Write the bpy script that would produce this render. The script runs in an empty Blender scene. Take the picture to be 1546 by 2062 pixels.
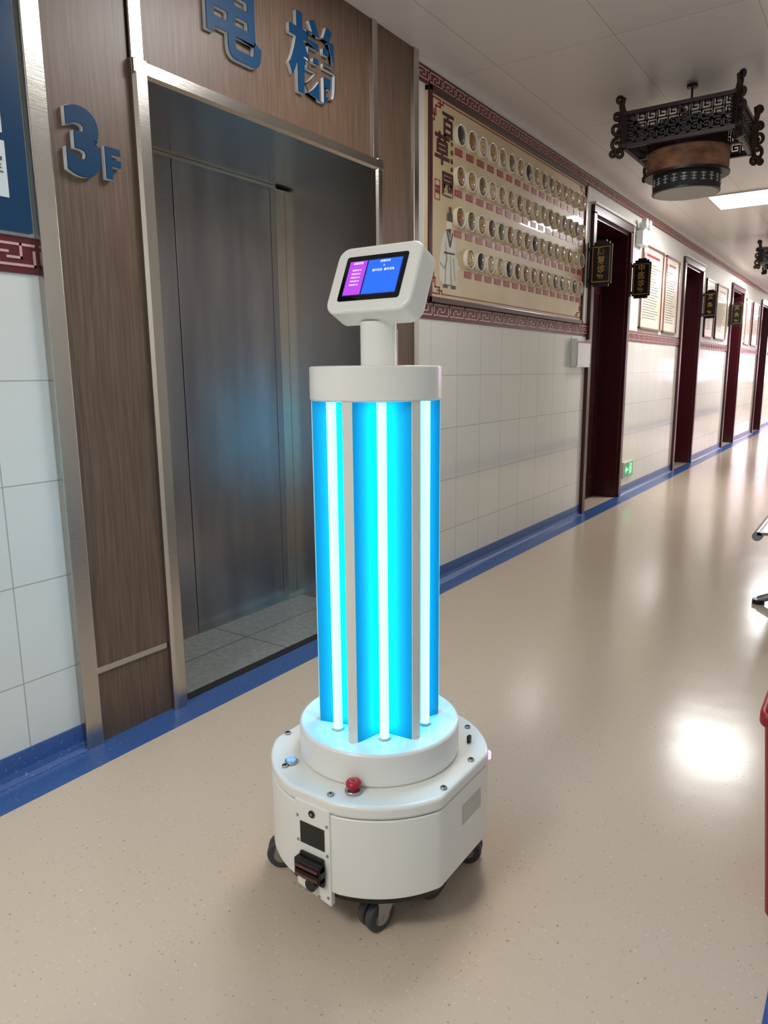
import bpy, bmesh, math, random
from mathutils import Matrix, Vector
random.seed(7)
S=bpy.context.scene
COL=S.collection
# ------------------------------------------------------------------ materials
def mat(name,col,rough=.5,metal=0,coat=0,emit=None,es=1,noise=None,bump=None,spec=None,trans=0,ior=None):
    m=bpy.data.materials.new(name);m.use_nodes=True;nt=m.node_tree;b=nt.nodes['Principled BSDF']
    b.inputs['Base Color'].default_value=(*col,1);b.inputs['Roughness'].default_value=rough;b.inputs['Metallic'].default_value=metal
    b.inputs['Coat Weight'].default_value=coat;b.inputs['Coat Roughness'].default_value=.03
    if spec is not None:b.inputs['Specular IOR Level'].default_value=spec
    if trans:b.inputs['Transmission Weight'].default_value=trans
    if emit:b.inputs['Emission Color'].default_value=(*emit,1);b.inputs['Emission Strength'].default_value=es
    tc=nt.nodes.new('ShaderNodeTexCoord')
    if noise:
        sc,col2,lo,hi,stretch=noise
        mp=nt.nodes.new('ShaderNodeMapping');mp.inputs['Scale'].default_value=stretch
        nz=nt.nodes.new('ShaderNodeTexNoise');nz.inputs['Scale'].default_value=sc;nz.inputs['Detail'].default_value=4
        r=nt.nodes.new('ShaderNodeValToRGB');r.color_ramp.elements[0].position=lo;r.color_ramp.elements[1].position=hi
        r.color_ramp.elements[0].color=(*col,1);r.color_ramp.elements[1].color=(*col2,1)
        L=nt.links.new;L(tc.outputs['Object'],mp.inputs[0]);L(mp.outputs[0],nz.inputs[0]);L(nz.outputs[0],r.inputs[0]);L(r.outputs[0],b.inputs['Base Color'])
    if bump:
        sc,st,stretch=bump
        mp=nt.nodes.new('ShaderNodeMapping');mp.inputs['Scale'].default_value=stretch
        nz=nt.nodes.new('ShaderNodeTexNoise');nz.inputs['Scale'].default_value=sc
        bp=nt.nodes.new('ShaderNodeBump');bp.inputs['Strength'].default_value=st;bp.inputs['Distance'].default_value=.01
        L=nt.links.new;L(tc.outputs['Object'],mp.inputs[0]);L(mp.outputs[0],nz.inputs[0]);L(nz.outputs[0],bp.inputs['Height']);L(bp.outputs[0],b.inputs['Normal'])
    return m
def srgb(r,g,b):
    f=lambda c:(c/255/12.92) if c/255<=.04045 else ((c/255+.055)/1.055)**2.4
    return (f(r),f(g),f(b))
def tilemat(name,c1,c2,cm,w,h,oz,oy,rough=.12,mortar=.004,axis='YZ',metal=0):
    m=bpy.data.materials.new(name);m.use_nodes=True;nt=m.node_tree;b=nt.nodes['Principled BSDF'];L=nt.links.new
    tc=nt.nodes.new('ShaderNodeTexCoord');sp=nt.nodes.new('ShaderNodeSeparateXYZ');cb=nt.nodes.new('ShaderNodeCombineXYZ')
    L(tc.outputs['Object'],sp.inputs[0])
    a0,a1=axis[0],axis[1]
    def off(o,v):
        n=nt.nodes.new('ShaderNodeMath');n.operation='SUBTRACT';n.inputs[1].default_value=v;L(o,n.inputs[0]);return n.outputs[0]
    L(off(sp.outputs[a0],oy),cb.inputs[0]);L(off(sp.outputs[a1],oz),cb.inputs[1])
    br=nt.nodes.new('ShaderNodeTexBrick');br.offset=0;br.squash=1
    br.inputs['Color1'].default_value=(*c1,1);br.inputs['Color2'].default_value=(*c2,1);br.inputs['Mortar'].default_value=(*cm,1)
    br.inputs['Scale'].default_value=1;br.inputs['Mortar Size'].default_value=mortar/2;br.inputs['Mortar Smooth'].default_value=.1
    br.inputs['Brick Width'].default_value=w;br.inputs['Row Height'].default_value=h
    L(cb.outputs[0],br.inputs[0]);L(br.outputs[0],b.inputs['Base Color'])
    b.inputs['Roughness'].default_value=rough;b.inputs['Metallic'].default_value=metal
    nz=nt.nodes.new('ShaderNodeTexNoise');nz.inputs['Scale'].default_value=5
    ad=nt.nodes.new('ShaderNodeMath');ad.operation='MULTIPLY_ADD';ad.inputs[1].default_value=-1.0
    L(br.outputs['Fac'],ad.inputs[0]);L(nz.outputs[0],ad.inputs[2]);L(tc.outputs['Object'],nz.inputs[0])
    bp=nt.nodes.new('ShaderNodeBump');bp.inputs['Strength'].default_value=.12;bp.inputs['Distance'].default_value=.01
    L(ad.outputs[0],bp.inputs['Height']);L(bp.outputs[0],b.inputs['Normal'])
    return m
def speckle(name,base,dark,light,rough,spec=.5):
    m=bpy.data.materials.new(name);m.use_nodes=True;nt=m.node_tree;b=nt.nodes['Principled BSDF'];L=nt.links.new
    tc=nt.nodes.new('ShaderNodeTexCoord')
    v=nt.nodes.new('ShaderNodeTexNoise');v.inputs['Scale'].default_value=110;v.inputs['Detail'].default_value=2
    r=nt.nodes.new('ShaderNodeValToRGB');e=r.color_ramp.elements
    e[0].position=.27;e[0].color=(*dark,1);e[1].position=.33;e[1].color=(*base,1)
    x=e.new(.66);x.color=(*base,1);x=e.new(.72);x.color=(*light,1)
    L(tc.outputs['Object'],v.inputs[0]);L(v.outputs[0],r.inputs[0]);L(r.outputs[0],b.inputs['Base Color'])
    n2=nt.nodes.new('ShaderNodeTexNoise');n2.inputs['Scale'].default_value=3;L(tc.outputs['Object'],n2.inputs[0])
    bp=nt.nodes.new('ShaderNodeBump');bp.inputs['Strength'].default_value=.09;bp.inputs['Distance'].default_value=.02
    L(n2.outputs[0],bp.inputs['Height']);L(bp.outputs[0],b.inputs['Normal'])
    b.inputs['Roughness'].default_value=rough;b.inputs['Specular IOR Level'].default_value=spec
    return m
M={}
M['floor']=speckle('vinyl_floor',srgb(200,183,164),srgb(160,134,112),srgb(216,203,186),.18,.34)
M['blue']=speckle('blue_vinyl',srgb(56,90,146),srgb(40,62,110),srgb(125,150,190),.28)
M['ceil']=tilemat('ceiling_panels',srgb(236,229,222),srgb(232,225,218),srgb(184,176,167),1.2,.6,0,.1,.28,.004,'YX')
M['tile']=tilemat('wall_tiles',srgb(222,222,215),srgb(218,217,210),srgb(172,170,162),.3,.3,-.01,-.13,.1)
M['plaster']=mat('white_plaster',srgb(225,222,216),.6)
M['wood']=mat('wood_laminate',srgb(86,66,52),.42,noise=(5,srgb(112,89,72),.3,.7,(22,22,1.0)))
M['steel']=mat('brushed_steel',srgb(190,185,178),.22,1,bump=(8,.05,(1,1,60)))
M['door_steel']=mat('elevator_door_steel',srgb(176,175,180),.27,1,noise=(1.6,srgb(142,141,148),.3,.7,(1,4,.6)),bump=(8,.05,(1,1,60)))  # soft door reflections painted into the colour as vertical light and dark streaks
M['dark']=mat('dark_gap',(.01,.01,.012),.6)
M['letter']=mat('letter_blue',srgb(4,56,92),.45,spec=.2)
M['white']=mat('white_acrylic',srgb(225,228,230),.35)
M['red']=mat('dark_red_lacquer',srgb(92,17,29),.35)
M['redw']=mat('dark_red_wood',srgb(64,13,21),.3)
M['redd']=mat('dark_red_door',srgb(46,11,17),.32)
M['fret']=mat('fret_cream',srgb(208,165,158),.5)
M['board']=mat('board_beige',srgb(214,192,152),.45,coat=.35,noise=(3,srgb(198,174,130),.35,.7,(1,1,1)))
M['label']=mat('label_red',srgb(150,30,36),.4)
M['ink']=mat('calligraphy_ink',srgb(70,22,14),.6)
M['robe']=mat('robe_white',srgb(218,214,200),.5)
M['robe2']=mat('robe_shade',srgb(150,145,135),.5)
M['rim']=mat('dish_rim',srgb(238,228,208),.15,coat=.6)
herb=[srgb(195,155,98),srgb(160,112,64),srgb(115,74,42),srgb(56,38,28),srgb(215,185,140),srgb(130,116,74)]
HM=[mat('herb_%d'%i,tuple(c*.4 for c in h),.5,coat=.35,noise=(70,h,.35,.6,(1,1,1)),bump=(60,.8,(1,1,1))) for i,h in enumerate(herb)]
M['plaque']=mat('plaque_black',srgb(30,22,20),.3)
M['gold']=mat('gold_letters',srgb(205,170,95),.4)
M['lantern']=mat('lantern_dark_wood',srgb(38,20,22),.4)
M['drum']=mat('lantern_paper_landscape',srgb(70,45,35),.7,noise=(9,srgb(150,105,75),.35,.65,(1,1,2)),emit=srgb(120,80,60),es=.08)
M['drum2']=mat('lantern_paper_dark',srgb(40,42,50),.7)
M['lampoff']=mat('lantern_diffuser',srgb(200,195,185),.5)
M['panel']=mat('led_panel',(1,1,1),.5,emit=(1,.99,.97),es=6)
M['alu']=mat('white_alu_frame',srgb(215,212,205),.4)
M['robot']=mat('robot_white_paint',srgb(230,231,226),.35,coat=.2)
M['post']=mat('robot_post',srgb(222,222,216),.4)
M['reflector']=mat('uv_reflector_panel',(0,.27,.42),.5,spec=.2)  # reflectors are white; the lamps' cyan light is put into the base colour
M['lamp']=mat('uv_lamp_glow',(.3,.9,1),.3,emit=(.045,.60,1.0),es=15)
M['black']=mat('black_plastic',srgb(18,18,20),.35)
M['blackgl']=mat('black_glass',srgb(8,8,10),.08)
M['rubber']=mat('grey_rubber',srgb(62,64,68),.6)
M['chrome']=mat('zinc_steel',srgb(170,170,172),.25,1)
M['estop']=mat('estop_red',srgb(170,20,45),.3)
M['purple']=mat('screen_purple',srgb(150,60,190),.3,emit=srgb(165,65,205),es=.9)
M['sblue']=mat('screen_blue',srgb(30,90,200),.3,emit=srgb(30,95,215),es=.9)
M['sdk']=mat('screen_navy',srgb(25,30,80),.2,emit=srgb(30,35,100),es=.6)
M['stext']=mat('screen_text',srgb(220,220,250),.3,emit=srgb(220,225,255),es=.9)
M['led_blue']=mat('led_blue',(.05,.2,1),.3,emit=(.03,.2,1),es=2)
M['led_pink']=mat('led_pink',(1,.1,.5),.3,emit=(1,.08,.4),es=12)
M['grey']=mat('grey_label',srgb(188,191,178),.4)
M['green']=mat('exit_green',srgb(0,110,60),.3,emit=srgb(0,140,70),es=.5)
M['greenl']=mat('exit_green_light',srgb(120,255,170),.3,emit=srgb(120,255,170),es=1.5)
M['bin']=mat('bin_red_plastic',srgb(150,16,20),.35)
M['benchm']=mat('bench_steel',srgb(150,150,152),.3,1)
M['signblue']=mat('sign_blue',srgb(6,58,94),.3,spec=.3)
M['signwhite']=mat('sign_white',srgb(215,222,226),.4)
M['paper']=mat('poster_paper',srgb(226,218,200),.3,coat=.4,noise=(4,srgb(214,200,172),.4,.7,(1,1,1)))
M['textdark']=mat('poster_text',srgb(90,80,72),.6)
M['sill']=mat('elevator_floor_stone',srgb(128,132,128),.22,noise=(40,srgb(142,145,140),.35,.65,(1,1,1)))
M['glow']=mat('window_glow',(1,.8,1),.5,emit=(1,.68,.95),es=8)
# ------------------------------------------------------------------ mesh helpers
def empty(name,parent=None,loc=(0,0,0),rot=(0,0,0)):
    o=bpy.data.objects.new(name,None);COL.objects.link(o);o.location=loc;o.rotation_euler=rot;o.empty_display_size=.1
    if parent:o.parent=parent
    return o
def fin(name,bm,m,parent=None,bevel=0,smooth=False,seg=2,loc=(0,0,0),rot=(0,0,0)):
    bmesh.ops.recalc_face_normals(bm,faces=bm.faces)
    me=bpy.data.meshes.new(name);bm.to_mesh(me);bm.free()
    o=bpy.data.objects.new(name,me);COL.objects.link(o);o.location=loc;o.rotation_euler=rot
    for mm in (m if isinstance(m,list) else [m]):me.materials.append(mm)
    if parent:o.parent=parent
    if bevel:
        b=o.modifiers.new('b','BEVEL');b.width=bevel;b.segments=seg;b.limit_method='ANGLE';b.angle_limit=math.radians(40)
    if smooth:
        for p in me.polygons:p.use_smooth=True
        try:
            me.set_sharp_from_angle(angle=math.radians(35))
        except Exception:pass
    return o
def abox(bm,x0,x1,y0,y1,z0,z1,mi=0):
    r=bmesh.ops.create_cube(bm,size=1,matrix=Matrix.Translation(((x0+x1)/2,(y0+y1)/2,(z0+z1)/2))@Matrix.Diagonal((abs(x1-x0),abs(y1-y0),abs(z1-z0),1)))
    for f in {f for v in r['verts'] for f in v.link_faces}:f.material_index=mi
def box(name,x0,x1,y0,y1,z0,z1,m,parent=None,bevel=0,**k):
    bm=bmesh.new();abox(bm,x0,x1,y0,y1,z0,z1);return fin(name,bm,m,parent,bevel,**k)
def boxes(name,L,m,parent=None,bevel=0,**k):
    bm=bmesh.new()
    for b in L:abox(bm,*b)
    return fin(name,bm,m,parent,bevel,**k)
def acyl(bm,c,r,h,axis='Z',seg=32,r2=None,mi=0):
    rot={'Z':Matrix.Identity(4),'X':Matrix.Rotation(math.pi/2,4,'Y'),'Y':Matrix.Rotation(-math.pi/2,4,'X')}[axis]
    q=bmesh.ops.create_cone(bm,cap_ends=True,segments=seg,radius1=r,radius2=r if r2 is None else r2,depth=h,matrix=Matrix.Translation(c)@rot)
    for f in {f for v in q['verts'] for f in v.link_faces}:f.material_index=mi
def cyl(name,c,r,h,m,parent=None,axis='Z',seg=48,r2=None,bevel=0,**k):
    bm=bmesh.new();acyl(bm,c,r,h,axis,seg,r2);return fin(name,bm,m,parent,bevel,smooth=True,**k)
def aprism(bm,pts,d0,d1,axis='Z',mi=0):
    f={'Z':lambda a,b,d:(a,b,d),'Y':lambda a,b,d:(a,d,b),'X':lambda a,b,d:(d,a,b)}[axis]
    lo=[bm.verts.new(f(a,b,d0)) for a,b in pts];hi=[bm.verts.new(f(a,b,d1)) for a,b in pts];n=len(pts)
    fs=[bm.faces.new(lo[::-1]),bm.faces.new(hi)]
    for i in range(n):fs.append(bm.faces.new((lo[i],lo[(i+1)%n],hi[(i+1)%n],hi[i])))
    for q in fs:q.material_index=mi
def prism(name,pts,d0,d1,m,parent=None,axis='Z',bevel=0,smooth=False,**k):
    bm=bmesh.new();aprism(bm,pts,d0,d1,axis);return fin(name,bm,m,parent,bevel,smooth,**k)
def rrect(w,h,r,cx=0,cy=0,n=8):
    P=[]
    for sx,sy,a0 in((1,1,0),(-1,1,90),(-1,-1,180),(1,-1,270)):
        for i in range(n+1):
            a=math.radians(a0+90*i/n);P.append((cx+sx*(w/2-r)+r*math.cos(a),cy+sy*(h/2-r)+r*math.sin(a)))
    return P
def tube(name,pts,r,m,parent=None,res=6):
    cu=bpy.data.curves.new(name,'CURVE');cu.dimensions='3D';cu.bevel_depth=r;cu.bevel_resolution=res;cu.use_fill_caps=True
    s=cu.splines.new('POLY');s.points.add(len(pts)-1)
    for p,q in zip(s.points,pts):p.co=(*q,1)
    o=bpy.data.objects.new(name,cu);COL.objects.link(o);cu.materials.append(m)
    if parent:o.parent=parent
    return o
def text(name,body,size,m,loc,rot,parent=None,ext=.001,off=0,ax='CENTER',ay='CENTER',sx=1,sp=1,ls=1):
    cu=bpy.data.curves.new(name,'FONT');cu.body=body;cu.size=size;cu.extrude=ext;cu.offset=off;cu.align_x=ax;cu.align_y=ay
    cu.space_line=ls;cu.space_character=sp
    o=bpy.data.objects.new(name,cu);COL.objects.link(o);o.location=loc;o.rotation_euler=rot;o.scale=(sx,1,1);cu.materials.append(m)
    if parent:o.parent=parent
    return o
RW=(math.pi/2,0,math.pi/2)   # on left wall, facing +X
RF=(math.pi/2,0,0)           # facing -Y
W=2.056;HC=2.75;Y0=-4;Y1=26;XR=.22
EX0,EX1,EZ=1.65,2.91,2.12
DOORS=[(6.03,7.0),(9.27,10.22),(12.5,13.5),(15.75,16.75),(19,20)];DZ=2.44
# ------------------------------------------------------------------ room shell
box('floor',-3.2,1.2,Y0-.2,Y1+.2,-.1,0,M['floor'])
box('ceiling',-W-.3,XR+.2,Y0-.2,Y1+.2,HC,HC+.1,M['ceil'])
solid=[(Y0,EX0-.03),(EX1+.03,DOORS[0][0])]
for i,(a,b) in enumerate(DOORS):
    solid.append((b,DOORS[i+1][0] if i+1<len(DOORS) else Y1))
T=.3
bm=bmesh.new()
for a,b in solid:
    abox(bm,-W-T,-W,a,b,0,1.5,0);abox(bm,-W-T,-W,a,b,1.5,HC,1)
abox(bm,-W-T,-W,EX0-.03,EX1+.03,EZ+.03,HC,1)
for a,b in DOORS:abox(bm,-W-T,-W,a,b,DZ,HC,1)
fin('wall_left',bm,[M['tile'],M['plaster']])
bm=bmesh.new();abox(bm,XR,XR+.15,Y0,Y1,0,1.5,0);abox(bm,XR,XR+.15,Y0,Y1,1.5,HC,1);fin('wall_right',bm,[M['tile'],M['plaster']])
box('wall_back',-W-.3,XR+.15,Y0-.15,Y0,0,HC,M['plaster'])
box('wall_front',-W-.3,XR+.15,Y1,Y1+.15,0,HC,M['plaster'])
w=empty('window_1');box('window_pane',-1.6,-.3,Y1-.03,Y1-.01,.9,2.3,M['glow'],w)
boxes('window_frame',[(-1.65,-1.6,Y1-.05,Y1,.85,2.35),(-.3,-.25,Y1-.05,Y1,.85,2.35),(-1.65,-.25,Y1-.05,Y1,.85,.9),(-1.65,-.25,Y1-.05,Y1,2.3,2.35),(-.97,-.93,Y1-.05,Y1,.9,2.3)],M['alu'],w)
# blue floor border + cove baseboard
bl=[]
for a,b in solid:
    if a==EX1+.03:a=3.30
    if b==EX0-.03:b=1.24
    pts=[(-W,0),(-W,.085),(-W+.006,.085),(-W+.008,.03),(-W+.014,.012),(-W+.03,.003),(-W+.03,0)]
    bl.append((a,b,pts))
bm=bmesh.new()
for a,b,pts in bl:aprism(bm,pts,a,b,'Y')
fin('baseboard_left',bm,M['blue'])
box('baseboard_right',XR-.008,XR,Y0,Y1,0,.085,M['blue'])
box('trim_1',-W,-W+.146,Y0,Y1,0,.0015,M['blue'])
box('trim_2',-.07,XR,Y0,Y1,0,.0015,M['blue'])
# ------------------------------------------------------------------ fret bands
def fret(name,ya,yb,z0,z1,x):
    h=z1-z0;e=empty(name)
    box('band',x,x+.006,ya,yb,z0,z1,M['red'],e)
    t=h*.07;u=h*1.7;bm=bmesh.new();n=max(1,int((yb-ya)/u));u=(yb-ya)/n
    def s(y0,q0,y1,q1):
        a0,a1=sorted((y0,y1));b0,b1=sorted((q0,q1))
        abox(bm,x+.006,x+.0085,a0-t/2,a1+t/2,z0+b0*h-t/2,z0+b1*h+t/2)
    for i in range(n):
        o=ya+i*u
        s(o+.06*u,.78,o+.94*u,.78);s(o+.06*u,.22,o+.94*u,.22)
        s(o+.28*u,.22,o+.28*u,.56);s(o+.28*u,.56,o+.5*u,.56)
        s(o+.72*u,.78,o+.72*u,.42);s(o+.72*u,.42,o+.5*u,.42)
        s(o+.06*u,.4,o+.06*u,.78);s(o+.94*u,.22,o+.94*u,.6)
    fin('fret_pattern',bm,M['fret'],e)
    return e
k=3
spans=[(Y0,1.24),(3.30,6.0)]+[(DOORS[i][1]+.07,(DOORS[i+1][0]-.07) if i+1<len(DOORS) else Y1) for i in range(len(DOORS))]
for a,b in spans:
    for z0,z1 in((1.49,1.59),):
        fret('trim_%d'%k,max(a,0) if a<0 else a,b,z0,z1,-W);k+=1
fret('trim_%d'%k,3.30,20,2.635,2.715,-W);k+=1
# ------------------------------------------------------------------ elevator surround
cl=empty('elevator_wood_cladding');X=-W
boxes('panels',[(X,X+.018,1.30,1.59,0,HC),(X,X+.018,1.65,2.91,EZ+.05,HC),(X,X+.018,2.95,3.255,0,HC)],M['wood'],cl)
boxes('steel_strips',[(X,X+.03,1.24,1.30,0,HC),(X,X+.03,3.255,3.30,0,HC),(X+.018,X+.024,1.30,1.585,.24,.262),(X+.018,X+.024,2.96,3.255,.24,.262),
  (X,X+.03,1.595,1.645,EZ+.05,HC),(X,X+.03,2.905,2.945,EZ+.05,HC)],M['steel'],cl,bevel=.003)
el=empty('elevator');D=-2.6
fx=X+.045
prism('frame_left',[(fx-.01,1.59),(fx,1.60),(fx,1.64),(fx-.01,1.65),(D-.02,1.65),(D-.02,1.59)],0,EZ+.05,M['steel'],el)
prism('frame_right',[(fx-.01,2.96),(fx,2.95),(fx,2.92),(fx-.01,2.91),(D-.02,2.91),(D-.02,2.96)],0,EZ+.05,M['steel'],el)
prism('frame_head',[(fx-.009,EZ),(fx+.001,EZ+.01),(fx+.001,EZ+.045),(fx-.009,EZ+.051),(D-.02,EZ+.051),(D-.02,EZ)],1.591,2.959,M['steel'],el,axis='Y')
boxes('inner_frame',[(D-.02,D+.02,2.845,2.91,0,EZ),(D-.02,D+.02,1.65,1.66,0,EZ),(D-.02,D+.02,1.65,2.91,2.105,EZ)],M['steel'],el,bevel=.002)
boxes('door_leaves',[(D-.05,D-.02,1.60,2.233,.006,2.12),(D-.05,D-.02,2.237,2.86,.006,2.12)],M['door_steel'],el,bevel=.002)
box('shaft_dark',D-.09,D-.06,1.5,3.0,0,2.2,M['dark'],el)
box('recess_floor',D-.02,X-.001,EX0,EX1,0,.003,M['sill'],el)
boxes('recess_floor_joint',[(D-.02,X-.001,2.27,2.273,.003,.0034),(X-.28,X-.277,EX0,EX1,.003,.0034)],M['dark'],el)
boxes('door_sill',[(D-.02,D+.05,1.65,2.91,.003,.008)],M['steel'],el)
box('threshold',X-.03,X+.012,EX0,EX1,0,.004,M['dark'],el)
cp=el;box('call_panel_plate',X+.018,X+.03,3.0,3.1,1.14,1.42,M['steel'],cp,bevel=.002)
box('call_panel_display',X+.03,X+.032,3.015,3.085,1.34,1.40,M['blackgl'],cp)
cyl('button_up',(X+.032,3.05,1.28),.014,.006,M['chrome'],cp,'X');cyl('button_down',(X+.032,3.05,1.22),.014,.006,M['chrome'],cp,'X')
# signs
sg=empty('elevator_sign')
for ch,yy in(('电',2.03),('梯',2.48)):
    text('letter_back_'+str(int(yy*100)),ch,.30,M['white'],(X+.026,yy,2.42),RW,sg,ext=.008,off=.007)
    text('letter_face_'+str(int(yy*100)),ch,.30,M['letter'],(X+.0355,yy,2.42),RW,sg,ext=.002,off=.0065)
sn=empty('floor_number_sign')
for t,sz,yy,zz,of in(('3',.24,1.40,1.87,.013),('F',.12,1.495,1.835,.005)):
    text('back_'+t,t,sz,M['white'],(X+.026,yy,zz),RW,sn,ext=.008,off=of+.001)
    text('face_'+t,t,sz,M['letter'],(X+.0355,yy,zz),RW,sn,ext=.002,off=of)
# blue directory at far left
ds=empty('directory_sign');box('panel',X,X+.02,.2,1.225,1.60,2.62,M['signblue'],ds)
boxes('white_fields',[(X+.02,X+.022,.3,1.165,1.685,1.83),(X+.02,X+.022,.3,1.162,1.85,1.99),(X+.02,X+.022,.3,1.162,2.01,2.15)],M['signwhite'],ds)
text('dir_text','诊室',.05,M['textdark'],(X+.023,1.107,1.765),RW,ds)
# ------------------------------------------------------------------ herb display board
hb=empty('herb_display_board');a,b,z0,z1=3.40,5.79,1.575,2.63;xb=X+.02
box('backing',X,xb,a,b,z0,z1,M['board'],hb)
f=.03
boxes('frame',[(X,xb+.012,a,b,z0,z0+f),(X,xb+.012,a,b,z1-f,z1),(X,xb+.012,a,a+f,z0,z1),(X,xb+.012,b-f,b,z0,z1)],M['redw'],hb,bevel=.003)
bm=bmesh.new();t=.006
def ln(y0,q0,y1,q1,w=t):
    y0,y1=sorted((y0,y1));q0,q1=sorted((q0,q1));abox(bm,xb,xb+.002,y0-w/2,y1+w/2,q0-w/2,q1+w/2)
ia,ib,i0,i1=a+.045,b-.045,z0+.05,z1-.045
K=.66
ln(ia+.16*K,i1,ib-.16*K,i1);ln(ia+.16*K,i0,ib-.16*K,i0);ln(ia,i0+.16*K,ia,i1-.16*K);ln(ib,i0+.16*K,ib,i1-.16*K)
for cy,sy in((ia,1),(ib,-1)):
    for cz,sz in((i0,1),(i1,-1)):
        def q(u0,v0,u1,v1):ln(cy+sy*u0*K,cz+sz*v0*K,cy+sy*u1*K,cz+sz*v1*K,.008)
        q(0,0,.12,0);q(0,0,0,.12);q(.12,0,.12,.05);q(0,.12,.05,.12);q(.05,.05,.12,.05);q(.05,.05,.05,.12);q(.025,.16,.025,.085);q(.16,.025,.085,.025);q(.16,0,.16,.025);q(0,.16,.025,.16)
fin('fret_corners',bm,M['label'],hb)
# dishes
bmr=bmesh.new();bmh=bmesh.new();bml=bmesh.new();bmt=bmesh.new()
R0=.056
for ri,zz in enumerate((2.465,2.255,2.045,1.84)):
    n=16 if ri<3 else 15;ys=3.725 if ri<3 else 3.85
    for i in range(n):
        yy=ys+i*.1305;seg=24
        def ring(r,x):return [bmr.verts.new((x,yy+r*math.cos(2*math.pi*j/seg),zz+r*math.sin(2*math.pi*j/seg))) for j in range(seg)]
        rr=[ring(R0,xb),ring(R0,xb+.020),ring(R0-.003,xb+.023),ring(R0-.007,xb+.020),ring(R0-.007,xb+.002)]
        for p,q in zip(rr,rr[1:]):
            for j in range(seg):bmr.faces.new((p[j],p[(j+1)%seg],q[(j+1)%seg],q[j]))
        mi=random.choice([0,0,1,1,2,3,4,4,5])
        qq=bmesh.ops.create_uvsphere(bmh,u_segments=16,v_segments=8,radius=1,matrix=Matrix.Translation((xb+.002,yy,zz))@Matrix.Diagonal((.026,R0-.007,R0-.007,1)))
        for ff in {g for v in qq['verts'] for g in v.link_faces}:ff.material_index=mi
        lw=.082
        abox(bml,xb,xb+.003,yy-lw/2,yy+lw/2,zz-.103,zz-.068)
        for c in range(3):
            cx=yy-.024+c*.024
            abox(bmt,xb+.003,xb+.0036,cx-.006,cx+.006,zz-.080,zz-.0785);abox(bmt,xb+.003,xb+.0036,cx-.006,cx+.006,zz-.093,zz-.0915);abox(bmt,xb+.003,xb+.0036,cx-.001,cx+.001,zz-.093,zz-.0785)
fin('dish_rims',bmr,M['rim'],hb,smooth=True);fin('herbs',bmh,HM,hb,smooth=True);fin('labels',bml,M['label'],hb);fin('label_strokes',bmt,M['fret'],hb)
for ch,sz,yy,zz in(('百',.13,3.605,2.475),('草',.165,3.545,2.345),('园',.13,3.605,2.185)):
    text('title_%d'%(zz*1000),ch,sz,M['ink'],(xb+.002,yy,zz),RW,hb,off=.0035)
for i,ch in enumerate('中药标本'):text('sub_%d'%i,ch,.028,M['ink'],(xb+.002,3.648,2.40-.042*i),RW,hb)
bm=bmesh.new()
abox(bm,xb,xb+.002,3.470,3.474,2.10,2.20);abox(bm,xb,xb+.002,3.520,3.524,2.10,2.20);abox(bm,xb,xb+.002,3.470,3.524,2.10,2.104);abox(bm,xb,xb+.002,3.470,3.524,2.196,2.20)
fin('seal',bm,M['label'],hb)
text('seal_text','中医\n药馆',.022,M['label'],(xb+.002,3.497,2.15),RW,hb)
# scholar figure (flat print)
sy,sz=3.63,1.68;SK=.86
def flat(name,pts,m,x):return prism(name,[(sy+(u-sy)*SK,sz+(v-sz)*SK) for u,v in pts],x,x+.0015,m,hb,'X')
flat('scholar_robe',[(sy-.12,sz+.02),(sy-.13,sz+.12),(sy-.10,sz+.24),(sy-.075,sz+.30),(sy-.03,sz+.335),(sy+.03,sz+.33),(sy+.07,sz+.28),(sy+.085,sz+.2),(sy+.12,sz+.14),(sy+.15,sz+.11),(sy+.10,sz+.09),(sy+.10,sz+.02),(sy+.04,sz-.01),(sy-.06,sz-.01)],M['robe'],xb)
flat('scholar_collar',[(sy-.045,sz+.33),(sy-.03,sz+.335),(sy+.01,sz+.26),(sy+.035,sz+.325),(sy+.045,sz+.315),(sy+.015,sz+.23),(sy+.0,sz+.23)],M['textdark'],xb+.0016)
flat('scholar_belt',[(sy-.07,sz+.185),(sy+.07,sz+.19),(sy+.07,sz+.20),(sy-.07,sz+.197)],M['textdark'],xb+.0016)
flat('scholar_fold_1',[(sy-.06,sz+.0),(sy-.05,sz+.0),(sy-.035,sz+.18),(sy-.04,sz+.18)],M['robe2'],xb+.0016)
flat('scholar_fold_2',[(sy+.02,sz+.0),(sy+.035,sz+.0),(sy+.015,sz+.18),(sy+.01,sz+.18)],M['robe2'],xb+.0016)
flat('scholar_fold_3',[(sy+.07,sz+.03),(sy+.08,sz+.03),(sy+.055,sz+.17),(sy+.05,sz+.17)],M['robe2'],xb+.0016)
flat('scholar_sleeve',[(sy-.12,sz+.12),(sy-.06,sz+.09),(sy-.03,sz+.15),(sy-.05,sz+.26),(sy-.055,sz+.26),(sy-.04,sz+.15),(sy-.065,sz+.10),(sy-.12,sz+.13)],M['robe2'],xb+.0016)
flat('scholar_face',[(sy-.03,sz+.335),(sy-.035,sz+.37),(sy-.02,sz+.40),(sy+.02,sz+.40),(sy+.035,sz+.37),(sy+.025,sz+.33),(sy,sz+.31)],M['rim'],xb)
flat('scholar_beard',[(sy-.012,sz+.34),(sy+.02,sz+.342),(sy+.008,sz+.285)],M['textdark'],xb+.0016)
flat('scholar_hat',[(sy-.035,sz+.385),(sy-.03,sz+.43),(sy-.01,sz+.44),(sy-.01,sz+.47),(sy+.02,sz+.47),(sy+.025,sz+.44),(sy+.035,sz+.43),(sy+.036,sz+.385)],M['textdark'],xb+.0016)
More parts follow.
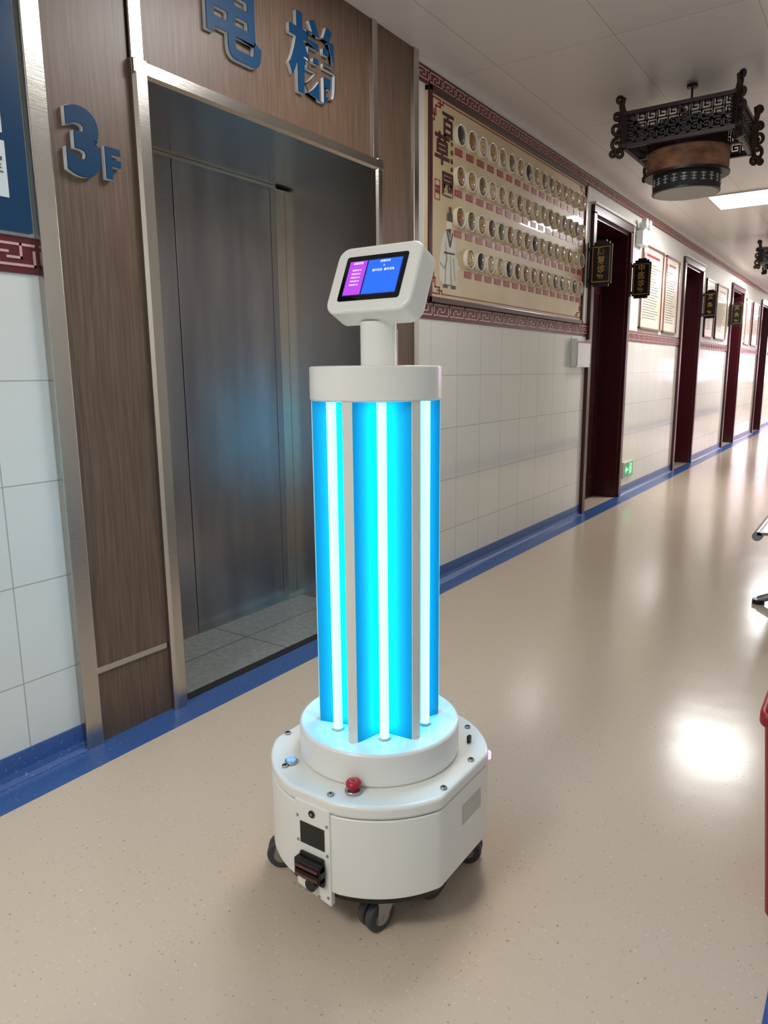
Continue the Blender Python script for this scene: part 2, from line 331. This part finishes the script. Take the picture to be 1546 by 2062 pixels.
flat('scholar_shoes',[(sy-.08,sz-.02),(sy-.02,sz-.02),(sy-.02,sz-.005),(sy+.03,sz-.005),(sy+.03,sz-.02),(sy+.09,sz-.02),(sy+.08,sz),(sy-.07,sz)],M['textdark'],xb+.0016)
# leaflet box below
lb=empty('document_holder');boxes('tray',[(X,X+.05,5.62,5.94,1.24,1.25),(X+.045,X+.05,5.62,5.94,1.24,1.44),(X,X+.006,5.62,5.94,1.24,1.475),(X,X+.05,5.62,5.625,1.24,1.46),(X,X+.05,5.935,5.94,1.24,1.46)],M['white'],lb)
boxes('edge_trim',[(X+.05,X+.052,5.63,5.93,1.43,1.44),(X+.05,X+.052,5.63,5.64,1.25,1.43)],M['label'],lb)
# ------------------------------------------------------------------ doors
for i,(a,b) in enumerate(DOORS):
    d=empty('door_%d'%(i+1));c=.07;p=.03
    boxes('casing',[(X,X+p,a-c,a,0,DZ+.02),(X,X+p,b,b+c,0,DZ+.02),(X,X+p,a-c,b+c,DZ-.0,DZ+c)],M['redw'],d,bevel=.004)
    box('casing_cap',X,X+p+.012,a-c-.01,b+c+.01,DZ+c,DZ+c+.018,M['alu'],d)
    boxes('jamb',[(X-.24,X,a,a+.02,0,DZ),(X-.24,X,b-.02,b,0,DZ),(X-.24,X,a,b,DZ-.02,DZ)],M['redw'],d)
    xl=X-.24
    box('leaf',xl,xl+.04,a+.02,b-.02,.006,2.05,M['redd'],d,bevel=.003)
    boxes('leaf_mouldings',[(xl+.04,xl+.05,a+.12,b-.12,.2,.22),(xl+.04,xl+.05,a+.12,b-.12,.93,.95),(xl+.04,xl+.05,a+.12,b-.12,1.05,1.07),(xl+.04,xl+.05,a+.12,b-.12,1.9,1.92),
        (xl+.04,xl+.05,a+.12,a+.14,.2,.95),(xl+.04,xl+.05,b-.14,b-.12,.2,.95),(xl+.04,xl+.05,a+.12,a+.14,1.05,1.92),(xl+.04,xl+.05,b-.14,b-.12,1.05,1.92)],M['redw'],d)
    box('transom_bar',xl,xl+.06,a+.02,b-.02,2.05,2.10,M['redw'],d);box('transom_glass',xl+.01,xl+.03,a+.02,b-.02,2.10,DZ-.02,M['blackgl'],d)
    box('backing',xl-.03,xl-.01,a,b,0,DZ,M['dark'],d)
    tube('handle',[(xl+.04,a+.1,1.0),(xl+.09,a+.1,1.0),(xl+.09,a+.2,1.0)],.008,M['chrome'],d)
# hanging room signs
for (yy,txt) in((5.93,'康复诊室'),(7.09,'中医诊室'),(10.32,'艾灸室'),(12.38,'火灸室'),(16.9,'治疗室')):
    s=empty('hanging_room_sign');x0,x1=X+.03,X+.195;zt,zb=2.21,1.87
    o=box('plaque',x0,x1,yy-.012,yy+.012,zb+.02,zt-.02,M['plaque'],s,bevel=.004)
    boxes('border',[(x0+.015,x1-.015,yy-.015,yy-.012,zb+.035,zb+.04),(x0+.015,x1-.015,yy-.015,yy-.012,zt-.04,zt-.035),(x0+.012,x0+.016,yy-.015,yy-.012,zb+.035,zt-.035),(x1-.016,x1-.012,yy-.015,yy-.012,zb+.035,zt-.035)],M['gold'],s)
    boxes('mount',[(X,x0+.01,yy-.012,yy+.012,zt-.06,zt-.035),(X,x0+.01,yy-.012,yy+.012,zb+.04,zb+.065),(X,X+.012,yy-.016,yy+.016,zb,zt),(x0+.02,x1-.02,yy-.01,yy+.01,zt-.02,zt),(x0+.045,x1-.045,yy-.01,yy+.01,zt,zt+.015),(x0+.02,x1-.02,yy-.01,yy+.01,zb,zb+.02)],M['plaque'],s)
    n=len(txt)
    for j,ch in enumerate(txt):
        text('char_%d'%j,ch,.066,M['gold'],((x0+x1)/2,yy-.0155,zt-.075-j*(.2/(n-1))),RF,s,off=.0008)
# posters
def poster(a,b,z0,z1,rows):
    p=empty('framed_poster');box('sheet',X,X+.012,a,b,z0,z1,M['paper'],p);f=.018
    boxes('frame',[(X,X+.022,a,b,z0,z0+f),(X,X+.022,a,b,z1-f,z1),(X,X+.022,a,a+f,z0,z1),(X,X+.022,b-f,b,z0,z1)],mat('poster_frame',srgb(120,60,50),.3),p)
    bm=bmesh.new();z=z1-.17
    while z>z0+.1:
        abox(bm,X+.012,X+.0128,a+.09,a+.09+(b-a-.18)*random.uniform(.6,1),z,z+.006);z-=.026
    fin('text_lines',bm,M['textdark'],p)
    boxes('title',[(X+.012,X+.0128,a+.15,b-.15,z1-.10,z1-.075),(X+.012,X+.0128,a+.05,a+.09,z1-.3,z1-.08)],M['label'],p)
poster(7.45,8.25,1.62,2.42,1);poster(8.36,8.98,1.62,2.42,1)
for a,b in((10.55,11.15),(11.3,12.1),(13.9,14.5),(14.7,15.4),(17.2,17.9),(18.1,18.7)):poster(a,b,1.65,2.40,1)
em=empty('emergency_light');box('body',X,X+.07,7.22,7.42,2.37,2.5,M['white'],em,bevel=.01)
for yy in(7.26,7.38):cyl('head_%d'%(yy*100),(X+.07,yy,2.56),.045,.05,M['white'],em,'X',bevel=.008);
box('bracket',X+.02,X+.07,7.25,7.39,2.49,2.54,M['white'],em)
ex=empty('exit_sign');box('housing',X,X+.02,7.18,7.5,.16,.32,M['alu'],ex,bevel=.003);box('face',X+.02,X+.022,7.195,7.485,.172,.308,M['green'],ex)
# pictogram: arrow + running figure
ym=7.27
prism('arrow',[(ym-.05,.24),(ym-.01,.275),(ym-.01,.25),(ym+.05,.25),(ym+.05,.23),(ym-.01,.23),(ym-.01,.205)],X+.022,X+.023,M['greenl'],ex,'X')
boxes('door_pictogram',[(X+.022,X+.023,7.36,7.366,.185,.295),(X+.022,X+.023,7.36,7.44,.289,.295),(X+.022,X+.023,7.434,7.44,.185,.295)],M['greenl'],ex)
prism('running_figure',[(7.375,.19),(7.39,.215),(7.395,.235),(7.38,.245),(7.378,.258),(7.405,.262),(7.415,.25),(7.428,.245),(7.426,.238),(7.41,.24),(7.41,.225),(7.425,.205),(7.418,.2),(7.402,.218),(7.386,.188)],X+.022,X+.023,M['greenl'],ex,'X')
cyl('running_head',(X+.0225,7.408,.274),.01,.001,M['greenl'],ex,'X',seg=16)
# ------------------------------------------------------------------ ceiling lights
def lightpanel(cx,cy,wx,wy,P,col=(1,.995,.99),face=True):
    e=empty('ceiling_light_panel')
    boxes('frame',[(cx-wx/2-.02,cx-wx/2,cy-wy/2-.02,cy+wy/2+.02,HC-.012,HC),(cx+wx/2,cx+wx/2+.02,cy-wy/2-.02,cy+wy/2+.02,HC-.012,HC),(cx-wx/2,cx+wx/2,cy-wy/2-.02,cy-wy/2,HC-.012,HC),(cx-wx/2,cx+wx/2,cy+wy/2,cy+wy/2+.02,HC-.012,HC)],M['alu'],e)
    box('diffuser',cx-wx/2,cx+wx/2,cy-wy/2,cy+wy/2,HC-.008,HC-.002,M['panel'],e)
    l=bpy.data.lights.new('led','AREA');l.shape='RECTANGLE';l.size=wx;l.size_y=wy;l.energy=P;l.color=col
    o=bpy.data.objects.new('led',l);COL.objects.link(o);o.location=(cx,cy,HC-.02);o.parent=e
for yy,P in((-1.1,41),(2.3,18),(7.68,46),(13.1,80),(18.5,90),(23.5,85)):
    lightpanel(-1.12,yy,.70,.62,P)
# ------------------------------------------------------------------ lanterns
def lantern(cy,cx=-1.03):
    e=empty('palace_lantern',loc=(cx,cy,0));a=.275;h0,h1=2.405,2.59
    tube('chain',[(0,0,HC),(0,0,2.5)],.006,M['lantern'],e);cyl('ceiling_rose',(0,0,HC-.008),.028,.016,M['lantern'],e)
    bm=bmesh.new();t=.011
    for s in(-1,1):
        for q in((h0,h0+.02),(h1-.02,h1)):
            abox(bm,-a-.02,a+.02,s*a-t,s*a+t,*q);abox(bm,s*a-t,s*a+t,-a-.02,a+.02,*q)
    abox(bm,-a,a,-.012,.012,h1-.03,h1-.01);abox(bm,-.012,.012,-a,a,h1-.03,h1-.01)
    abox(bm,-a,a,-.012,.012,h0,h0+.015);abox(bm,-.012,.012,-a,a,h0,h0+.015)
    fin('canopy_rails',bm,M['lantern'],e)
    bm=bmesh.new()   # lattice panels (key fret cells)
    n=10;c=2*a/n;rows=3;ph=(h1-h0-.04)
    for s in(-1,1):
        for i in range(n):
            for k_ in range(rows):
                hh=ph/rows
                u0=-a+i*c;z0=h0+.02+k_*hh;w_=.004
                segs=[(u0+.1*c,z0+.15*hh,u0+.9*c,z0+.15*hh),(u0+.9*c,z0+.15*hh,u0+.9*c,z0+.85*hh),(u0+.35*c,z0+.85*hh,u0+.9*c,z0+.85*hh),(u0+.35*c,z0+.5*hh,u0+.35*c,z0+.85*hh),(u0+.1*c,z0,u0+.1*c,z0+hh),(u0+.35*c,z0+.5*hh,u0+.65*c,z0+.5*hh)]
                for(p0,q0,p1,q1)in segs:
                    p0,p1=sorted((p0,p1));q0,q1=sorted((q0,q1))
                    abox(bm,p0-w_,p1+w_,s*a-.004,s*a+.004,q0-w_,q1+w_);abox(bm,s*a-.004,s*a+.004,p0-w_,p1+w_,q0-w_,q1+w_)
    fin('lattice',bm,M['lantern'],e)
    # corner ornaments : scrolled dragon brackets, on the diagonals
    for sx in(-1,1):
        for sy_ in(-1,1):
            rz=math.atan2(sy_,sx);loc=(sx*(a-.005),sy_*(a-.005),0);hz=2.46
            prof=[(-.02,-.05),(.012,-.05),(.03,-.03),(.035,.03),(.045,.08),(.035,.12),(.045,.16),(.035,.2),(.012,.2),(.02,.16),(.005,.12),(-.02,.13)]
            o=prism('bracket_%d%d'%(sx+1,sy_+1),[(u,hz+v) for u,v in prof],-.012,.012,M['lantern'],e,'Y',bevel=.003);o.location=loc;o.rotation_euler=(0,0,rz)
            # open scroll curls
            for ci,(u,v,r,st,sg_) in enumerate(((.055,.04,.034,200,1),(.05,-.04,.036,100,-1),(.035,-.085,.026,40,1),(.075,-.085,.02,90,1),(.055,.10,.024,180,-1),(.045,.185,.022,200,-1))):
                pts=[]
                for q in range(22):
                    f_=q/21;an=math.radians(st+sg_*f_*430);rad=r*(1-.72*f_)
                    pts.append((u+rad*math.cos(an),0,hz+v+rad*math.sin(an)))
                o=tube('scroll_%d'%ci,pts,.010,M['lantern'],e,2);o.location=loc;o.rotation_euler=(0,0,rz)
    cyl('inner_cage',(0,0,2.47),.2,.14,M['lantern'],e)
    cyl('drum',(0,0,2.345),.215,.13,M['drum'],e);
    for z in(2.28,2.405):cyl('drum_ring_%d'%(z*1000),(0,0,z),.222,.012,M['lantern'],e)
    cyl('lower_shade',(0,0,2.235),.178,.088,M['drum2'],e)
    bm=bmesh.new()
    for j in range(22):
        an=2*math.pi*j/22
        for zz in(2.225,2.24,2.255):
            m_=Matrix.Rotation(an,4,'Z')@Matrix.Translation((.1785,0,zz+random.uniform(-.003,.003)))@Matrix.Diagonal((.003,.02+.012*random.random(),.004,1));bmesh.ops.create_cube(bm,size=1,matrix=m_)
        m_=Matrix.Rotation(an,4,'Z')@Matrix.Translation((.1785,0,2.24))@Matrix.Diagonal((.003,.004,.042,1));bmesh.ops.create_cube(bm,size=1,matrix=m_)
    fin('shade_calligraphy',bm,M['grey'],e)
    cyl('bottom_ring',(0,0,2.192),.18,.008,M['lantern'],e);cyl('diffuser',(0,0,2.189),.168,.008,M['lampoff'],e)
lantern(4.55);lantern(9.9);lantern(15.25)
# ------------------------------------------------------------------ bench
be=empty('waiting_bench');y0,y1=3.98,5.7
tube('seat_front_roll',[(-.45,y0,.38),(-.45,y1,.38)],.024,M['benchm'],be)
bm=bmesh.new()
aprism(bm,[(-.45,.40),(-.40,.405),(-.15,.375),(-.05,.39),(-.0,.45),(.06,.75),(.07,.75),(.01,.44),(-.04,.375),(-.15,.36),(-.40,.39),(-.45,.385)],y0,y1,'Y')
fin('seat_shell',bm,M['benchm'],be,smooth=True)
box('beam',-.22,-.14,y0+.02,y1,.27,.32,M['black'],be,bevel=.005)
for yy in(y0+.12,y1-.2):
    tube('leg_%d'%(yy*100),[(-.18,yy,.28),(-.2,yy,.16),(-.28,yy,.08),(-.38,yy,.045),(-.43,yy,.02)],.02,M['benchm'],be)
    tube('rear_leg_%d'%(yy*100),[(-.18,yy,.28),(-.16,yy,.16),(-.08,yy,.08),(.05,yy,.03)],.02,M['benchm'],be)
    cyl('foot_%d'%(yy*100),(-.43,yy,.012),.03,.024,M['black'],be);cyl('rear_foot_%d'%(yy*100),(.05,yy,.012),.025,.024,M['black'],be)
# ------------------------------------------------------------------ red bin
bn=empty('pedal_bin')
bm=bmesh.new();lo=rrect(.24,.30,.03,.015,1.79);hi=rrect(.28,.34,.035,.0,1.79)
A=[bm.verts.new((x,y,.0)) for x,y in lo];B=[bm.verts.new((x,y,.46)) for x,y in hi];bm.faces.new(A[::-1]);bm.faces.new(B)
for i in range(len(A)):bm.faces.new((A[i],A[(i+1)%len(A)],B[(i+1)%len(A)],B[i]))
fin('body',bm,M['bin'],bn,smooth=True)
prism('rim',rrect(.30,.36,.04,0,1.79),.455,.485,M['bin'],bn,bevel=.006)
bm=bmesh.new();lo=rrect(.285,.345,.035,.0,1.79);hi=rrect(.22,.28,.03,.0,1.79)
A=[bm.verts.new((x,y,.485)) for x,y in lo];B=[bm.verts.new((x,y,.53)) for x,y in hi];bm.faces.new(A[::-1]);bm.faces.new(B)
for i in range(len(A)):bm.faces.new((A[i],A[(i+1)%len(A)],B[(i+1)%len(A)],B[i]))
fin('lid',bm,M['bin'],bn,.004)
# ------------------------------------------------------------------ robot
rb=empty('disinfection_robot',loc=(-.908,1.30,0))
R=.256;fx_,fy_=.232,.249
def outline(R,fx,fy):
    P=[]
    for i in range(180):
        an=2*math.pi*i/180;x,y=R*math.cos(an),R*math.sin(an)
        P.append((max(-fx,min(fx,x)),max(-fy,min(fy,y))))
    out=[]
    for i,p in enumerate(P):
        a_,b_=P[i-1],P[(i+1)%180]
        if (abs(p[0])==fx and abs(a_[0])==fx and abs(b_[0])==fx) or (abs(p[1])==fy and abs(a_[1])==fy and abs(b_[1])==fy):continue
        out.append(p)
    return out
prism('chassis_shell',outline(R,fx_,fy_),.119,.300,M['robot'],rb,bevel=.002,smooth=True)
prism('chassis_lid',outline(R+.001,fx_+.001,fy_+.001),.3015,.332,M['robot'],rb,bevel=.008,smooth=True,seg=4)
prism('chassis_underside',outline(R-.012,fx_-.012,fy_-.012),.10,.119,M['black'],rb)
def polar(ang,r):  # ang deg from direction to camera, + to the right seen from front
    an=math.radians(ang);tx,ty=.565,-.825;rx,ry=.825,.565
    return (r*(tx*math.cos(an)+rx*math.sin(an)),r*(ty*math.cos(an)+ry*math.sin(an)))
for i,an in enumerate((-26,36,70,-66,-104,110,150,-150)):
    x,y=polar(an,.233 if an not in(70,) else .222)
    x=max(-.222,min(.222,x))
    cyl('screw_%d'%i,(x,y,.3345),.0075,.005,M['chrome'],rb,seg=20,bevel=.002);cyl('screw_socket_%d'%i,(x,y,.3372),.003,.001,M['black'],rb,seg=6)
cyl('column_base_ring',(0,0,.370),.187,.077,M['robot'],rb,seg=96,bevel=.006)
cyl('top_cap',(0,0,1.181),.143,.072,M['robot'],rb,seg=96,bevel=.004)
# fluted reflector column
ROT=math.atan2(-.825,.565)+math.radians(6)  # lamp 0 azimuth (world)
P=[]
for k_ in range(6):
    c=ROT+math.radians(60*k_)
    hw=math.degrees(.0115/.139)
    for j in range(15):
        t_=-1+2*j/14;an=c+math.radians((30-hw)*t_)
        rr=.086+(.1395-.086)*abs(t_)**1.7
        P.append((rr*math.cos(an),rr*math.sin(an)))
prism('reflector_column',P,.40,1.15,M['reflector'],rb)
bm=bmesh.new()
for k_ in range(6):
    an=ROT+math.radians(30+60*k_)
    m_=Matrix.Rotation(an,4,'Z')@Matrix.Translation((.1395,0,.777))@Matrix.Diagonal((.0015,.022,.745,1));bmesh.ops.create_cube(bm,size=1,matrix=m_)
fin('posts',bm,M['post'],rb,.0003)
bm=bmesh.new();b2=bmesh.new()
for k_ in range(6):
    an=ROT+math.radians(60*k_);x,y=.115*math.cos(an),.115*math.sin(an)
    acyl(bm,(x,y,.779),.0100,.742,'Z',20)
    acyl(b2,(x,y,.411),.0125,.006,'Z',20);acyl(b2,(x,y,1.146),.0125,.006,'Z',20)
fin('uv_lamps',bm,M['lamp'],rb,smooth=True);fin('lamp_sockets',b2,M['grey'],rb,smooth=True)
# neck + tablet
cyl('neck',(0,.012,1.26),.039,.10,M['robot'],rb,seg=48)
tb=empty('tablet_head',rb,(.010,.0,1.388),(math.radians(-25),0,0))
prism('tablet_housing',rrect(.214,.156,.028),-.024,.038,M['robot'],tb,'Y',bevel=.007,smooth=True,seg=4)
F0=-.0252
prism('screen_bezel',rrect(.156,.104,.006),F0,-.02,M['blackgl'],tb,'Y')
box('display_bg',-.068,.068,F0-.0006,F0,-.041,.041,M['sdk'],tb)
box('display_left',-.066,-.022,F0-.001,F0-.0006,-.039,.030,M['purple'],tb)
box('display_right',-.018,.066,F0-.001,F0-.0006,-.039,.030,M['sblue'],tb)
box('display_top_left',-.066,-.022,F0-.001,F0-.0006,.0305,.039,M['purple'],tb);box('display_top_right',-.018,.066,F0-.001,F0-.0006,.0305,.039,M['sblue'],tb)
ft=F0-.0011
text('screen_title_1','设备信息',.0065,M['stext'],(-.044,ft,.034),RF,tb,ext=.0001)
text('screen_title_2','消毒时间',.0065,M['stext'],(.024,ft,.034),RF,tb,ext=.0001)
text('screen_line','0',.0065,M['stext'],(.024,ft,.024),RF,tb,ext=.0001)
text('screen_line2','循环状态  循环消毒',.0065,M['stext'],(.024,ft,.014),RF,tb,ext=.0001)
for i in range(5):text('screen_row_%d'%i,'设备状态 00'[:8-(i%2)],.0045,M['stext'],(-.056,ft,.018-.0085*i),RF,tb,ext=.0001,ax='LEFT')
# e-stop and power button
cyl('estop_base',(.067,-.194,.336),.019,.008,M['chrome'],rb,bevel=.002);cyl('estop_stem',(.067,-.194,.343),.011,.012,M['estop'],rb)
cyl('estop_head',(.067,-.194,.353),.0175,.012,M['estop'],rb,bevel=.004,r2=.015)
tube('estop_mark',[(.067+.0075*math.cos(math.radians(t*12)),-.194+.0075*math.sin(math.radians(t*12)),.3592) for t in range(24)],.0006,M['fret'],rb)
cyl('power_button',(-.121,-.179,.336),.0145,.008,M['chrome'],rb,bevel=.002)
cyl('power_button_cap',(-.121,-.179,.3395),.0115,.002,M['robot'],rb)
tube('power_ring',[(-.121+.010*math.cos(t*.2618),-.179+.010*math.sin(t*.2618),.3408) for t in range(25)],.0012,M['led_blue'],rb)
tube('power_icon',[(-.121+.0048*math.cos(math.radians(150+t*25)),-.179+.0048*math.sin(math.radians(150+t*25)),.3408) for t in range(13)],.0008,M['led_blue'],rb);tube('power_icon_bar',[(-.121,-.179,.3408),(-.124,-.173,.3408)],.0008,M['led_blue'],rb)
# front plate
F=-fy_
prism('front_plate',[(-.047,.31),(.047,.31),(.047,.085),(-.047,.105)][::-1],F-.004,F+.01,M['robot'],rb,'Y',bevel=.002)
box('front_window',-.033,.033,F-.0055,F-.003,.212,.262,M['blackgl'],rb)
cyl('camera_eye',(0,F-.004,.288),.008,.005,M['black'],rb,'Y',seg=24);cyl('camera_lens',(0,F-.0065,.288),.003,.002,M['chrome'],rb,'Y',seg=16)
boxes('charge_contact_housing',[(-.033,.033,F-.012,F-.003,.128,.194)],M['black'],rb,bevel=.004)
boxes('charge_contact_guard',[(-.036,.036,F-.026,F-.008,.168,.186),(-.036,.036,F-.026,F-.008,.144,.160),(-.036,-.03,F-.026,F-.008,.144,.186),(.03,.036,F-.026,F-.008,.144,.186)],M['black'],rb,bevel=.003)
boxes('charge_contacts',[(-.03,.03,F-.029,F-.025,.170,.176),(-.03,.03,F-.029,F-.025,.150,.156)],mat('copper_contact',srgb(120,80,75),.3,.8),rb)
cyl('plate_knob',(0,F-.010,.125),.014,.014,M['black'],rb,'Y')
for i,(x,z) in enumerate(((-.040,.273),(.040,.273),(-.040,.215),(.040,.205),(-.04,.13),(.04,.105),(-.02,.100),(.015,.098))):cyl('plate_screw_%d'%i,(x,F-.005,z),.0032,.002,M['chrome'],rb,'Y',seg=16)
# side facet label, vent, led
box('side_label',fx_,fx_+.0012,-.015,.072,.215,.262,M['grey'],rb)
cyl('status_led',(.2135,.1475,.302),.0065,.020,M['led_pink'],rb,seg=20,bevel=.003)
x,y=polar(88,.205);box('rear_switch',x-.004,x+.004,y+.01,y+.022,.332,.350,M['black'],rb,bevel=.002)
# castors
def castor(x,y,ang,i):
    e=empty('castor_%d'%i,rb,(x,y,0),(0,0,ang))
    for s in(-1,1):
        cyl('wheel_%d'%(s+1),(0,s*.0125,.0365),.0365,.019,M['rubber'],e,'Y',seg=40,bevel=.005)
        cyl('hub_%d'%(s+1),(0,s*.0225,.0365),.019,.003,M['chrome'],e,'Y',seg=24)
        prism('fork_%d'%(s+1),[(-.016,.03),(.01,.03),(.045,.088),(-.012,.088)],s*.0255-.0015,s*.0255+.0015,M['chrome'],e,'Y')
    box('fork_top',-.012,.045,-.027,.027,.086,.090,M['chrome'],e);cyl('swivel',(.02,0,.0955),.021,.011,M['chrome'],e,seg=32)
    box('mount_plate',-.01,.05,-.03,.03,.098,.104,M['chrome'],e);cyl('axle',(0,0,.0365),.005,.056,M['chrome'],e,'Y',seg=16)
castor(.098,-.162,math.radians(75),1);castor(-.216,-.118,math.radians(35),2);castor(.16,.15,math.radians(200),3);castor(-.15,.16,math.radians(-40),4)
for s in(-1,1):cyl('drive_wheel_%d'%(s+1),(s*.15,0,.075),.075,.035,M['rubber'],rb,'X',bevel=.006)
# ------------------------------------------------------------------ world, camera
wd=bpy.data.worlds.new('world');S.world=wd;wd.use_nodes=True;wd.node_tree.nodes['Background'].inputs[0].default_value=(.6,.6,.65,1);wd.node_tree.nodes['Background'].inputs[1].default_value=.1
S.view_settings.view_transform='Standard'
p,r,yaw=[math.radians(a) for a in (10.83,-0.51,34.38)]
fw=Vector((-math.sin(yaw)*math.cos(p),math.cos(yaw)*math.cos(p),-math.sin(p)));rt=Vector((math.cos(yaw),math.sin(yaw),0));up=rt.cross(fw)
rt,up=rt*math.cos(r)+up*math.sin(r),-rt*math.sin(r)+up*math.cos(r)
cam=bpy.data.cameras.new('camera');co=bpy.data.objects.new('camera',cam);COL.objects.link(co)
mw=Matrix((( rt.x,up.x,-fw.x,0),(rt.y,up.y,-fw.y,0),(rt.z,up.z,-fw.z,1.2),(0,0,0,1)));co.matrix_world=mw
cam.sensor_fit='HORIZONTAL';cam.sensor_width=36;cam.lens=1451.9/1546*36;cam.clip_start=.02
S.camera=co
